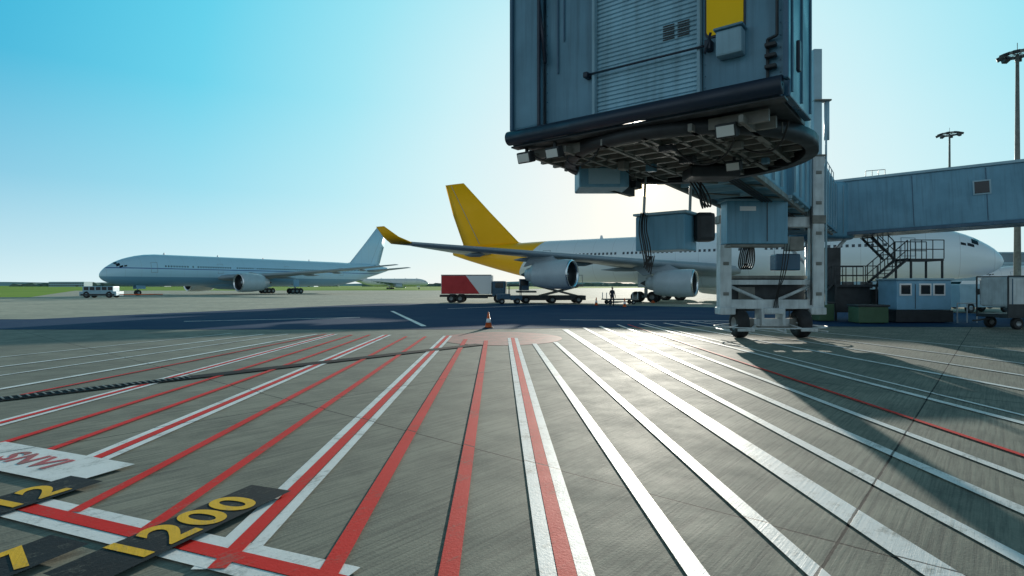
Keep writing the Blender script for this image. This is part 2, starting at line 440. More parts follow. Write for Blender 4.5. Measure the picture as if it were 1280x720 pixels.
# ------------------------------------------------------------ ground
def quadsheet(name, pts, z, mat, parent=None):
    return mk(name, [(x, y, z) for x, y in pts], [tuple(range(len(pts)))], mat, parent)
quadsheet("ground", [(-4000, -300), (4000, -300), (4000, 6000), (-4000, 6000)], 0, M_conc)
quadsheet("grass", [(-3900, 88), (-78, 92), (-165, 215), (-22, 222), (40, 420), (3900, 700), (3900, 5900), (-3900, 5900)], .02, M_grass)
quadsheet("taxiway_pavement", [(-200, 31.2), (-27, 32.2), (-14, 60.2), (4, 58.2), (30, 42.2), (60, 50), (160, 120), (60, 418), (42, 418), (-21, 221), (-164, 214), (-79, 91), (-200, 87)], .004, M_taxi)
quadsheet("dark_blue_band", [(-90, 24.3), (-2, 24.6), (9, 26.5), (22, 26), (36, 28), (30, 42), (4, 58), (-14, 60), (-27, 32), (-90, 31)], .008, M_dkblue)  # ground band coloured dark blue, surface type undetermined

def G(x, y):      # pixel coordinates projected onto the apron plane, in metres
    return Vector(((x-640)*H/(y-HY), F*H/(y-HY)))
mark = empty("apron_markings")
LZ = {'w': .012, 'r': .016, 'k': .020, 'y': .024}
def line(a, b, w, kind, e0=0, e1=0, z=None, nm=None, m=None):
    a, b = Vector(a), Vector(b); d = (b-a).normalized(); a = a-d*e0; b = b+d*e1
    n = Vector((-d.y, d.x))*w/2
    m = m or {'w': M_white, 'r': M_red, 'k': M_black, 'y': M_yel}[kind]
    quadsheet(nm or {'w': 'white_line', 'r': 'red_line', 'k': 'black_line', 'y': 'yellow_line'}[kind], [a-n, b-n, b+n, a+n], z or LZ[kind]+random.random()*.003, m, mark)
def P(x1, y1, x2, y2, w, kind, e0=0, e1=0): line(G(x1, y1), G(x2, y2), w, kind, e0, e1)
def comp(x1, y1, x2, y2, W, w, e0=0, e1=0):
    a, b = G(x1, y1), G(x2, y2); d = (b-a).normalized(); n = Vector((-d.y, d.x))
    off = (W+w)/4+.002; ww = (W-w)/2-.004
    line(a-n*off, b-n*off, ww, 'w', e0, e1); line(a+n*off, b+n*off, ww, 'w', e0, e1); line(a, b, w, 'r', e0, e1)
comp(709, 720, 642, 428, .36, .125, .6, 1.5)
P(561, 720, 607, 430, .135, 'r', .6, 1)
P(410, 720, 580, 428, .14, 'r', .6, 1)
comp(284, 700, 560, 420, .34, .125, .15, 0)
P(178, 668, 532, 421, .115, 'r'); P(92, 642, 508, 421, .115, 'r')
comp(92, 586, 484, 419, .34, .12)
P(36, 573, 462, 419, .11, 'r'); P(0, 556, 440, 419, .11, 'r', 2)
comp(0, 530, 418, 418, .30, .10, 3)
P(0, 487, 396, 418, .14, 'w', 5); P(0, 470, 360, 418, .09, 'w', 5); P(0, 459, 330, 418, .12, 'w', 5)
P(0, 447, 290, 417, .08, 'w', 5); P(0, 500, 408, 418, .08, 'r', 5)
P(872, 720, 668, 430, .145, 'w', .6); P(1022, 720, 694, 428, .145, 'w', .6)
P(1178, 720, 706, 412, .26, 'w', .8); P(1280, 703, 730, 410, .14, 'w', 1)
P(1280, 640, 750, 408, .15, 'w', 1)
P(1280, 598, 772, 406, .12, 'w', 1); P(1280, 571, 785, 406, .08, 'r', 1)
P(1280, 530, 800, 405, .14, 'w', 3); P(1280, 520, 806, 404, .08, 'w', 3)
P(1280, 488, 830, 404, .14, 'w', 4); P(1280, 470, 850, 403, .12, 'w', 4); P(1280, 455, 865, 402, .12, 'w', 4); P(1280, 440, 880, 402, .10, 'w', 4)
P(490, 389, 530, 408, .25, 'w'); P(230, 402, 450, 397, .22, 'w')
P(700, 400, 1000, 402, .25, 'w'); P(560, 386, 720, 380, .3, 'w')
c = Vector((-.4, 20.6)); vs = [(c.x, c.y, .008)]
for i in range(48):
    a = 2*math.pi*i/48; vs.append((c.x+2.2*math.cos(a), c.y+2.6*math.sin(a), .008))
mk("faded_roundel", vs, [(0, i+1, (i+1) % 48+1) for i in range(48)], M_pink, mark)
a, b = G(0, 500), G(600, 431)
line(a, b, .42, 'k', 6, 0, nm="tar_strip", z=.021, m=M_tar)
dr = empty("drain_grate")
d = (b-a).normalized(); nn = Vector((-d.y, d.x)); boxang = math.atan2(nn.y, nn.x)
for i in range(50):
    p = a+d*(i*.11-2.5)
    box("grate_bar", dr, (p.x, p.y, .030), (.26, .025, .012), M_und, rz=boxang, bevel=0)
comp(38, 637, 395, 722, .40, .14, .5, .2)
def label(c, ang, w, h, txt, size, z, col=M_yel, bg=M_black):
    ca, sa = math.cos(ang), math.sin(ang)
    def T(x, y): return (c[0]+ca*x-sa*y, c[1]+sa*x+ca*y)
    quadsheet("number_panel", [T(-w/2, -h/2), T(w/2, -h/2), T(w/2, h/2), T(-w/2, h/2)], z, bg, mark)
    cu = bpy.data.curves.new("digits", 'FONT'); cu.body = txt; cu.size = size; cu.align_x = 'CENTER'; cu.align_y = 'CENTER'; cu.offset = .014
    cu.space_character = 1.08
    cu.materials.append(col)
    o = bpy.data.objects.new("digits", cu); S.collection.objects.link(o); o.location = (c[0], c[1], z+.004); o.rotation_euler = (0, 0, ang); o.parent = mark
label((-5.15, 6.10), math.radians(-22), 2.3, .66, "SNVI", .42, .026, M_fred, M_white)
label((-2.52, 4.42), math.radians(70), 1.75, .46, "1200", .56, .038)
label((-4.30, 5.02), math.radians(70), 1.05, .46, "12", .55, .032)
label((-3.40, 3.72), math.radians(70), .95, .42, "17", .52, .044)

def cone(pos, h=.72):
    E = empty("traffic_cone", pos)
    box("base", E, (0, 0, .025), (.42, .42, .05), M_rub, bevel=.015)
    lathe("body", E, [(.05, .16), (h*.35, .115), (h*.351, .118), (h*.6, .08), (h*.601, .077), (h*.98, .03), (h, .01)], M_org, 20, 'z', (0, 0, 0), [M_org, M_pl], [0, 0, 1, 1, 0, 0])
    return E
cone((-1.05, 25.4, 0)); cone((8.0, 54, 0), .8); cone((9.9, 50, 0), .8); cone((30.5, 44, 0), .8)

# ------------------------------------------------------------ passenger boarding bridge
ang = math.atan2(-.61, .79)
JB = empty("passenger_boarding_bridge", (1.75, 8.55, 0), ang)
ca, sa = math.cos(ang), math.sin(ang)
def toL(X, Y, z):   # world -> bridge local
    dx, dy = X-1.75, Y-8.55
    return (ca*dx+sa*dy, -sa*dx+ca*dy, z)
ZB = 4.3; ZT = 7.4
box("cab_roof", JB, (0, .9, ZT+.1), (4.6, 2.0, .2), M_brb)
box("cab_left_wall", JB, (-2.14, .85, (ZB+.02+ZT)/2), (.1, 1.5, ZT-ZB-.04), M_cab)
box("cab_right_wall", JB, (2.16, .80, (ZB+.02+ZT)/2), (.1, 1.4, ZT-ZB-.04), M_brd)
box("cab_floor", JB, (0, .9, ZB+.06), (4.18, 1.6, .10), M_dst)
box("left_front_post", JB, (-1.90, .04, (4.56+ZT)/2), (.58, .16, ZT-4.56), M_cab, bevel=.05)
box("left_post_seal", JB, (-1.60, -.06, (4.56+ZT)/2), (.05, .05, ZT-4.56), M_blk)
box("left_post_edge", JB, (-2.16, -.07, (4.56+ZT)/2), (.06, .06, ZT-4.56), M_brd)
box("door_panel_left", JB, (-1.08, .12, (4.56+ZT)/2), (.94, .08, ZT-4.56), M_cab)
box("door_panel_right", JB, (1.62, .12, (4.56+ZT)/2), (1.06, .08, ZT-4.56), M_cab)
rods("panel_conduit", JB, [((-1.3, .06, 5.4), (-1.3, .06, 7), .015), ((-1.18, .06, 5.9), (-1.18, .06, 7), .012)], M_brd)
rod("gas_strut", JB, (-1.50, -.02, 5.6), (-1.66, -.02, 6.9), .03, M_blk)
vs = []; fs = []; z = 4.58; prof = []
while z < 7.2:
    for dz, dy in ((0, 0), (.012, -.022), (.045, -.022), (.057, 0)): prof.append((z+dz, .10+dy))
    z += .066
for zz, yy in prof: vs += [(-.57, yy, zz), (1.02, yy, zz)]
for i in range(len(prof)-1): fs.append((2*i, 2*i+1, 2*i+3, 2*i+2))
mk("roller_shutter", vs, fs, M_shut, JB)
box("shutter_backing", JB, (.22, .17, (4.56+ZT)/2), (1.7, .05, ZT-4.56), M_dst)
for x in (-.60, 1.06): box("shutter_guide", JB, (x, .05, (4.56+ZT)/2), (.05, .12, ZT-4.56), M_cabl)
lst = []
for ix in range(2):
    for iz in range(7): lst.append((.60+ix*.22, .072, 5.47+iz*.033, .17, .012, .016))
boxes("vent_slots", JB, lst, M_dst)
rod("tension_bar", JB, (-.74, -.02, 5.22), (1.20, -.04, 5.19), .016, M_blk)
box("bar_bracket", JB, (-.72, .02, 5.22), (.08, .16, .09), M_blk); box("bar_bracket", JB, (1.2, .02, 5.2), (.09, .16, .14), M_blk)
rod("bar_handle", JB, (1.17, -.06, 5.08), (1.25, -.06, 5.34), .018, M_blk)
def rrect(w, h, r, n=6):
    o = []
    for cx, cz, a0 in ((w/2-r, h/2-r, 0), (-w/2+r, h/2-r, 90), (-w/2+r, -h/2+r, 180), (w/2-r, -h/2+r, 270)):
        for i in range(n+1):
            a = math.radians(a0+90*i/n); o.append((cx+r*math.cos(a), cz+r*math.sin(a)))
    return o
for nm, w, h, yy, m in (("sign_backing", .54, .80, .062, M_blk), ("sign_face", .49, .75, .050, M_sign)):
    pts = rrect(w, h, .07); n = len(pts)
    v = [(1.40+x, yy, 5.72+zz) for x, zz in pts]+[(1.40+x, yy+.015, 5.72+zz) for x, zz in pts]
    mk(nm, v, [tuple(range(n)), tuple(range(2*n-1, n-1, -1))]+[(i, (i+1) % n, n+(i+1) % n, n+i) for i in range(n)], m, JB)
box("control_box", JB, (1.50, -.02, 5.14), (.34, .2, .34), M_cabl, bevel=.03)
box("control_box_hood", JB, (1.50, -.03, 5.33), (.38, .24, .03), M_cab)
rods("right_conduits", JB, [((1.95, .05, 4.6), (1.95, .05, 5.1)), ((1.95, .05, 5.1), (2.08, -.02, 5.1)), ((2.08, -.02, 5.1), (2.08, -.02, 7))], M_dst)
for z in (4.72, 4.86, 5.0): box("hinge_block", JB, (2.0, .0, z), (.14, .1, .05), M_dst)
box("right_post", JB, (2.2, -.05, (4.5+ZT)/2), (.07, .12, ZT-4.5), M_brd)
for i in (0, 3, 6):
    box("side_rib", JB, (2.222, .18+i*.20, (4.4+ZT)/2), (.025, .04, ZT-4.4), M_cab)
box("side_handle", JB, (2.26, .35, 4.9), (.05, .1, .4), M_blk)
lst = []
z = 4.65
while z < 7.2:
    for x in (-1.52, -.66, 1.13, 2.10): lst.append((x, .076, z, .014, .012, .014))
    z += .16
boxes("rivets", JB, lst, M_brd)
lathe("rubber_bumper", JB, [(-2.2, .02), (-2.2, .12), (2.16, .12), (2.16, .02)], M_blk, 20, 'x', (0, -.10, 4.43))
box("bumper_rail", JB, (-.02, .02, 4.42), (4.3, .12, .22), M_brd)
box("front_edge_plate", JB, (0, .03, 4.285), (4.36, .2, .03), M_dst)
lst = []
for y in (.35, .75, 1.15, 1.55, 2.0, 2.5, 3.0): lst.append((-.1, y, 4.20, 4.0 if y < 1.6 else 3.4-.3*(y-1.6), .07, .16))
for x in (-1.9, -1.2, -.5, .2, .9, 1.6): lst.append((x, 1.6 if abs(x) < 1.5 else .9, 4.15, .06, 3.0 if abs(x) < 1.5 else 1.6, .10))
boxes("underside_beams", JB, lst, M_und)
tcn = toL(3.1, 10.25, 0)
lathe("turntable_ring", JB, [(4.10, 1.95), (4.10, 2.14), (4.30, 2.14), (4.30, 1.95), (4.10, 1.95)], M_dst, 64, 'z', (tcn[0], tcn[1], 0))
lathe("turntable_plate", JB, [(4.26, .01), (4.26, 1.94), (4.34, 1.94), (4.34, .01)], M_dst, 64, 'z', (tcn[0], tcn[1], 0))
lathe("turntable_shroud", JB, [(4.34, 2.02), (7.2, 2.02)], M_brd, 64, 'z', (tcn[0], tcn[1], 0))
lst = []
for i in range(-3, 4):
    w = 2*math.sqrt(max(1.9**2-(i*.5)**2, .1))
    lst.append((tcn[0]+i*.5, tcn[1], 4.18, .07, w, .12)); lst.append((tcn[0], tcn[1]+i*.5, 4.22, w, .07, .08))
boxes("turntable_joists", JB, lst, M_und)
def flood(x, y, z, s=1):
    box("flood_bracket", JB, (x, y, z+.14*s), (.05, .05, .12*s), M_dst)
    box("floodlight", JB, (x, y-.02, z), (.28*s, .16*s, .19*s), M_dst, bevel=.02, rx=.3)
    box("floodlight_glass", JB, (x, y-.105*s, z-.03), (.23*s, .012, .14*s), M_lens, bevel=.004, rx=.3)
flood(-1.98, .12, 4.12); flood(-1.35, .05, 4.10, .95); flood(1.35, .35, 4.08, 1.05); flood(.9, 2.2, 3.95, .9)
hose("slack_cable", JB, [(-1.25, .1, 4.2), (-1.2, .1, 3.95), (-.95, .15, 3.82), (-.7, .2, 3.95), (-.6, .3, 4.2)], .012, M_hose)
hose("slack_cable", JB, [(-1.9, .1, 4.2), (-1.7, .1, 4.02), (-1.5, .1, 4.05), (-1.38, .1, 4.2)], .012, M_hose)
hose("slack_cable", JB, [(.3, 1.0, 4.15), (.5, 1.1, 3.85), (.9, 1.2, 3.8), (1.3, .9, 4.0), (1.4, .5, 4.15)], .014, M_hose)
hose("slack_cable", JB, [(1.2, 1.6, 4.1), (1.5, 1.4, 3.9), (1.9, 1.2, 3.95), (2.0, 1.0, 4.25)], .014, M_hose)
for k in range(9):
    x0 = random.uniform(-1.2, 1.6); y0 = random.uniform(.8, 3.2)
    hose("cable_run", JB, [(x0, y0, 4.1), (x0+.1, y0+.3, 4.1-random.uniform(.05, .2)), (x0+random.uniform(-.3, .5), y0+.7, 4.12)], .010, M_hose)
for k in range(6):
    x0 = random.uniform(-1.0, 1.5); y0 = random.uniform(.6, 2.6)
    box("junction_box", JB, (x0, y0, 4.05), (random.uniform(.12, .35), random.uniform(.12, .3), random.uniform(.08, .16)), random.choice([M_dst, M_und, M_cab]))
def wbox(nm, X, Y, z, s, m, bevel=.02, rz=None):
    return box(nm, JB, toL(X, Y, z), s, m, bevel=bevel, rz=(-ang if rz is None else rz))
wbox("drive_housing", 1.75, 11.2, 3.98, (.95, .8, .42), M_brb, .03)
wbox("drive_housing_hatch", 1.75, 10.78, 3.98, (.6, .04, .3), M_brl)
wbox("slew_gearbox", 3.7, 10.6, 3.98, (.9, .6, .2), M_dst, .04)
# gearbox cluster hanging between the housing and the tunnel, left of the low sun
boxes("drive_chain_frame", JB, [(*toL(2.25, 11.6, 3.92), .12, .9, .3), (*toL(2.45, 12.0, 4.0), .5, .3, .14)], M_dst)
wbox("service_cabinet", 3.22, 11.9, 2.98, (1.05, .7, .72), M_brb, .03, 0)
wbox("service_cabinet_lid", 3.22, 11.85, 3.37, (1.15, .8, .05), M_brl, .02, 0)
for dx in (-.47, .50):
    rod("cabinet_hanger", JB, toL(3.25+dx, 12.0, 3.4), toL(3.35+dx, 12.2, 4.6), .03, M_wst)
wbox("cable_reel", 3.95, 11.7, 3.1, (.4, .3, .6), M_dst, .1)
for i in range(5):
    dx = i*.035+random.uniform(-.01, .01)
    hose("ground_power_cable", JB, [toL(2.66+dx, 11.75, 3.4), toL(2.54+dx, 11.5, 3.1), toL(2.60+dx*1.4, 11.5, 2.7), toL(2.68+dx, 11.5, 2.35-i*.04), toL(2.64+dx, 11.5, 2.22-i*.03), toL(2.74+dx, 11.52, 2.5)], .013, M_hose)
for i in range(4):
    hose("hydraulic_hose", JB, [toL(3.6+i*.06, 11.8, 4.2), toL(3.8+i*.08, 11.6, 3.8), toL(3.95+i*.05, 11.7, 3.4), toL(4.0, 12.2, 3.8+.1*i), toL(4.1, 12.4, 4.4)], .016, M_hose)
# tunnel (telescopic, its own heading)
c0 = Vector((2.2, 10.2)); c1 = Vector((16.6, 31.4)); tang = math.atan2(-(c1-c0).x, (c1-c0).y)
p = toL(c0.x, c0.y, 0)
TU = empty("telescopic_tunnel", (p[0], p[1], 0), tang-ang, JB)
LT = (c1-c0).length
box("tunnel_inner", TU, (0, (1.6+11)/2, 5.92), (2.2, 9.4, 2.5), M_brb, bevel=.04)
box("tunnel_outer", TU, (0, (9.5+LT-1)/2, 5.93), (2.55, LT-1-9.5, 2.55), M_brb, bevel=.04)
lst = []; y = 2.0
while y < LT-1.2:
    w = 1.12 if y < 9.4 else 1.29
    for s in (-1, 1): lst.append((s*(w+.02), y, 5.9, .05, .06, 2.3))
    lst.append((0, y, 4.62, 2.1 if y < 9.4 else 2.45, .08, .10))
    y += 1.25
boxes("tunnel_ribs", TU, lst, M_brl)
for s in (-1, 1): box("tunnel_chord", TU, (s*1.05, LT/2, 4.60), (.12, LT-3, .16), M_und)
rods("tunnel_underbracing", TU, [((-1.0, 2+i*2.5, 4.6), (1.0, 4.5+i*2.5, 4.6), .03) for i in range(8)], M_und)
rods("tunnel_cable_tray", TU, [((.4+i*.08, 2, 4.52), (.4+i*.08, LT-2, 4.52), .025) for i in range(4)], M_hose)
rods("roof_railing", TU, [((1.1, 20+i*1.1, 7.15), (1.1, 20+i*1.1, 7.8), .02) for i in range(5)]+[((1.1, 20, 7.8), (1.1, 24.4, 7.8), .02)], M_steel)
# lift columns & drive bogie
BX, BY = 9.43, 20.8
def bb(nm, dx, dy, z, s, m, bevel=.02): return box(nm, JB, toL(BX+dx, BY+dy, z), s, m, bevel=bevel, rz=-ang)
def br(nm, a, b, r, m): return rod(nm, JB, toL(BX+a[0], BY+a[1], a[2]), toL(BX+b[0], BY+b[1], b[2]), r, m)
for s in (-1, 1):
    top = 10.5 if s > 0 else 9.0
    bb("lift_column", s*1.68, 0, (1.0+6.6)/2, (.42, .40, 5.6), M_wst, .03)
    bb("lift_inner_column", s*1.68, 0, (6.6+top)/2, (.30, .30, top-6.6), M_brl, .02)
    bb("column_flange", s*1.68, 0, 6.62, (.52, .5, .06), M_und)
    bb("column_collar", s*1.68, 0, 4.3, (.5, .48, .3), M_und, .03)
    bb("column_foot", s*1.64, 0, .98, (.56, .6, .26), M_wst, .04)
    rod("lift_screw_motor", JB, toL(BX+s*1.68+.34, BY-.1, 7.2), toL(BX+s*1.68+.34, BY-.1, 8.6), .09, M_brl)
    bb("motor_plate", s*1.68+.15, -.1, 8.62, (.6, .3, .06), M_und)
    for k in range(5): bb("column_bolt_plate", s*1.68, -.21, 1.6+k*1.1, (.2, .02, .12), M_und, .005)
br("column_conduit", (1.97, -.15, 1.2), (1.97, -.15, 8.2), .035, M_brl)
br("column_conduit", (1.40, -.2, 1.2), (1.40, -.2, 5.4), .025, M_dst)
bb("upper_crossbeam", 0, .1, 4.22, (3.7, .4, .38), M_wst, .03)
bb("lower_crossbeam", 0, 0, 1.22, (3.0, .34, .34), M_wst, .03)
bb("lower_tie_beam", 0, .05, 2.02, (2.94, .18, .18), M_wst, .02)
bb("shadow_caster_block", .1, .75, 1.55, (2.8, .7, 1.2), M_dst, .05)  # solid block added behind the bogie to enlarge its ground shadow
bb("shadow_caster_top", .1, .74, 2.21, (2.9, .8, .12), M_und, .03)  # top slab of the added shadow-casting block
bb("caster_front_plate", -.7, .38, 1.55, (.6, .1, .6), M_und, .02)
for s in (-1, 1):
    br("diagonal_brace", (s*1.5, .05, 1.9), (s*.25, .05, 1.35), .06, M_wst)
    bb("yoke_plate", s*.38, 0, .78, (.1, .6, .6), M_wst, .02)
    wheel("drive_tyre", JB, (0, 0, 0), .52, .42, 'x').matrix_local = Matrix.Translation(toL(BX+s*1.12, BY, .52)) @ Matrix.Rotation(-ang, 4, 'Z')
    bb("hub_motor", s*.78, 0, .54, (.3, .34, .34), M_und, .06)
    bb("mud_guard_bar", s*1.12, -.62, .32, (.6, .05, .1), M_wst)
    br("guard_arm", (s*.6, -.2, .5), (s*1.0, -.62, .32), .03, M_wst)
bb("axle_beam", 0, 0, .55, (1.5, .3, .3), M_wst, .05)
bb("bogie_turret", 0, 0, .98, (.7, .7, .22), M_wst, .05)
bb("bogie_step", 0, -.55, .42, (1.3, .35, .05), M_und)
br("tow_bar", (-.3, -.5, .42), (0, -1.2, .3), .03, M_wst); br("tow_bar", (.3, -.5, .42), (0, -1.2, .3), .03, M_wst)
for s in (-1, 1): br("safety_hoop", (s*1.7, -.75, .28), (s*1.7, .75, .28), .025, M_wst)
hp = []
for i in range(25):
    a = 2*math.pi*i/24; hp.append((BX+2.0*math.cos(a), BY+1.25*math.sin(a), .42))
rods("guard_ring", JB, [(toL(*hp[i]), toL(*hp[i+1]), .022) for i in range(24)], M_wst)
rods("guard_ring_legs", JB, [(toL(hp[i][0], hp[i][1], .42), toL(BX+.6*(1 if hp[i][0] > BX else -1), BY, .6), .02) for i in (2, 10, 14, 22)], M_wst)
# cabinets hanging ahead of the columns
KX, KY = 7.65, 18.0
wbox("electrical_cabinet", KX, KY, 3.88, (1.9, .55, 1.35), M_brb, .03)
wbox("cabinet_roof", KX, KY-.02, 4.57, (2.05, .7, .05), M_brl, .02)
wbox("cabinet_door_seam", KX+.3, KY-.28, 3.88, (.025, .01, 1.2), M_dst, 0)
wbox("cabinet_label", KX-.3, KY-.281, 4.3, (.5, .01, .14), M_pl, 0)
wbox("cabinet_lower_tray", KX, KY, 3.15, (1.7, .5, .08), M_und, .01)
for dx in (-.8, .8): rod("cabinet_hanger", JB, toL(KX+dx, KY+.2, 4.5), toL(KX+dx, KY+.3, 4.75), .05, M_und)
bb("cabinet_side_panel", .72, -.3, 3.4, (.5, .5, .5), M_und, .03)
bb("hydraulic_tank", .55, .0, 2.75, (.9, .5, .6), M_brd, .05)
for i in range(5):
    hose("festoon_hose", JB, [toL(BX-1.95+i*.06, BY-2.4, 3.3), toL(BX-2.1+i*.05, BY-2.3, 2.7), toL(BX-1.95+i*.08, BY-2.2, 2.35), toL(BX-1.7+i*.06, BY-2.2, 2.75), toL(BX-1.75+i*.04, BY-2.3, 3.3)], .022, M_hose)
for i in range(3):
    hose("festoon_hose", JB, [toL(BX+.3+i*.1, BY-.5, 3.5), toL(BX+.2+i*.1, BY-.5, 2.4), toL(BX+.1, BY-.3, 1.6), toL(BX+.05+i*.08, BY-.2, 1.1)], .018, M_hose)
# rotunda and support column
RX, RY = 17.3, 32.6
rc = toL(RX, RY, 0)
lathe("rotunda", JB, [(4.5, .1), (4.5, 1.9), (4.62, 2.0), (7.4, 2.0), (7.52, 1.9), (7.52, .1)], M_brb, 40, 'z', (rc[0], rc[1], 0))
lst = []
for i in range(20):
    a = 2*math.pi*i/20
    lst.append(((rc[0]+2.02*math.cos(a), rc[1]+2.02*math.sin(a), 4.7), (rc[0]+2.02*math.cos(a), rc[1]+2.02*math.sin(a), 7.3), .02))
rods("rotunda_seams", JB, lst, M_brl, 4)
rod("rotunda_column", JB, (rc[0], rc[1], 0), (rc[0], rc[1], 4.5), .45, M_wst, seg=24)
box("rotunda_footing", JB, (rc[0], rc[1], .15), (1.8, 1.8, .3), M_und)
for s in (-1, 1): rod("rotunda_strut", JB, (rc[0]+s*.3, rc[1], 3.0), (rc[0]+s*1.6, rc[1], 4.5), .09, M_wst)

# fixed walkway
W = empty("fixed_walkway")
a = Vector((18.2, 32.3)); b = Vector((40.0, 20.5)); d = (b-a); ln = d.length; wa = math.atan2(d.y, d.x)
sl = math.atan2(1.0, ln)
W.location = (a.x, a.y, 6.15); W.rotation_euler = (0, 0, wa)
def wb(nm, c, s, m, bevel=.02):
    return box(nm, W, (c[0], c[1], c[2]+c[0]*math.tan(sl)), s, m, bevel=bevel, ry=-sl)
wb("walkway_shell", (ln/2, 0, 0), (ln, 2.6, 2.75), M_brb, .04)
wb("roof_edge", (ln/2, 0, 1.44), (ln+.1, 2.8, .14), M_brl)
wb("floor_edge", (ln/2, 0, -1.46), (ln+.1, 2.75, .18), M_brd)
x = .6
while x < ln:
    wb("panel_rib", (x, -1.31, 0), (.03, .02, 2.6), M_brd, 0); x += 3.0
for x in (6.4, 13.2):
    wb("walkway_window_frame", (x, -1.325, .35), (.72, .05, .72), M_brl)
    wb("walkway_window", (x, -1.345, .35), (.58, .04, .58), M_dark)
for x in (10.2, 20.0):
    z0 = -1.5+x*math.tan(sl)
    box("walkway_pier", W, (x, 0, (z0-6.15)/2), (.4, .5, 6.15+z0), M_wst)
rods("roof_antennas", W, [((1.6+i*.3, 0, 1.5), (1.6+i*.3, 0, 2.1), .02) for i in range(4)]+[((1.6, 0, 2.1), (2.5, 0, 2.1), .02)], M_steel)

# service stairs
ST = empty("service_stairs", (0, 0, 0))
def flight(x0, z0, x1, z1, y, w=1.0):
    n = max(int(abs(z1-z0)/.2), 2); rr = []; tl = []
    for i in range(n+1):
        t = i/n; tl.append((x0+(x1-x0)*t, y, z0+(z1-z0)*t, .27, w, .035))
    boxes("treads", ST, tl, M_dst)
    for yy in (y-w/2, y+w/2):
        rr.append(((x0, yy, z0), (x1, yy, z1), .07)); rr.append(((x0, yy, z0+1.0), (x1, yy, z1+1.0), .028)); rr.append(((x0, yy, z0+.5), (x1, yy, z1+.5), .022))
        for i in range(5):
            t = i/4; X = x0+(x1-x0)*t; Z = z0+(z1-z0)*t; rr.append(((X, yy, Z), (X, yy, Z+1.0), .024))
    rods("stringers_and_rails", ST, rr, M_dst)
def landing(x0, x1, z, y, w=1.3):
    boxes("landing", ST, [((x0+x1)/2, y, z-.06, x1-x0, w, .12)], M_dst)
    rr = []
    for yy in (y-w/2, y+w/2):
        for h in (.5, 1.0): rr.append(((x0, yy, z+h), (x1, yy, z+h), .026))
        n = max(2, int((x1-x0)/.5))
        for i in range(n+1): X = x0+(x1-x0)*i/n; rr.append(((X, yy, z), (X, yy, z+1.0), .024))
    for X in (x0+.06, x1-.06):
        for yy in (y-w/2+.05, y+w/2-.05): rr.append(((X, yy, 0), (X, yy, z), .06))
    rods("landing_frame", ST, rr, M_dst)
sy = 31.2
landing(21.4, 23.2, 3.35, sy); flight(21.35, 3.35, 19.7, 1.95, sy); landing(17.3, 19.6, 1.95, sy-.1); flight(17.2, 1.95, 15.4, .15, sy-.1)
flight(21.3, 3.4, 20.1, 4.6, sy+1.0, .9)
boxes("under_landing_equipment", ST, [(18.4, sy, 1.15, 1.9, .9, 1.4), (20.2, sy, .9, 1.0, .8, 1.6), (17.6, 31.9, 2.9, 1.2, .8, 2.2)], M_dst)

BT = empty("service_booth", (20.9, 29.6, 0))
box("plinth", BT, (0, 0, .35), (2.9, 1.6, .6), M_dst)
box("body", BT, (0, 0, 1.42), (2.75, 1.5, 1.5), paint("booth_blue_paint", (.22, .46, .64), .45, dirt=.4), bevel=.04)
box("roof", BT, (0, 0, 2.22), (2.95, 1.7, .1), M_brl, bevel=.03)
for x in (-.95, .05, .75):
    box("window_frame", BT, (x, -.76, 1.7), (.62, .04, .62), M_pl); box("window", BT, (x, -.785, 1.7), (.46, .03, .46), M_dark)
box("door_seam", BT, (-.45, -.757, 1.35), (.03, .01, 1.25), M_dst, bevel=0)
rods("bollard_rail", BT, [((1.8+i*.5, -.6, 0), (1.8+i*.5, -.6, 1.0), .03) for i in range(3)]+[((1.8, -.6, 1.0), (2.8, -.6, 1.0), .03)], M_wst)
BN = empty("waste_bin", (17.9, 28.6, 0))
box("bin_body", BN, (0, 0, .45), (1.5, .9, .8), M_green, bevel=.05); box("bin_lid", BN, (0, 0, .9), (1.6, 1.0, .1), M_dst, bevel=.03)
for x in (-.55, .55): wheel("castor", BN, (x, -.3, .08), .08, .05)
BN2 = empty("waste_bin", (16.5, 30.2, 0))
box("bin_body", BN2, (0, 0, .5), (.8, .8, .9), M_green, bevel=.05); box("bin_lid", BN2, (0, 0, 1.0), (.85, .85, .1), M_dst, bevel=.03)

def bag_cart(pos, rz=0):
    E = empty("baggage_trailer", pos, rz)
    box("deck", E, (0, 0, .58), (3.1, 1.6, .16), M_dst)
    box("canopy_cover", E, (0, 0, 1.62), (2.9, 1.5, 1.3), M_wst, bevel=.12)
    box("canopy_skirt", E, (0, -.79, .85), (3.0, .03, .5), M_dst)
    for i in range(5): box("cover_strap", E, (-1.3+i*.65, -.76, 1.6), (.04, .02, 1.2), M_brd)
    rods("frame_posts", E, [((x, y, .6), (x, y, 2.3), .035) for x in (-1.52, 1.52) for y in (-.78, .78)]+[((-1.52, y, 2.3), (1.52, y, 2.3), .035) for y in (-.78, .78)], M_dst)
    for x in (-1, 1):
        for y in (-.65, .65): wheel("wheel", E, (x, y, .26), .26, .18)
    rod("drawbar", E, (-1.5, 0, .45), (-2.4, 0, .35), .04, M_dst)
bag_cart((22.8, 25.3, 0), .05); bag_cart((27.1, 24.9, 0), .05); bag_cart((29.5, 31.5, 0), -.1)

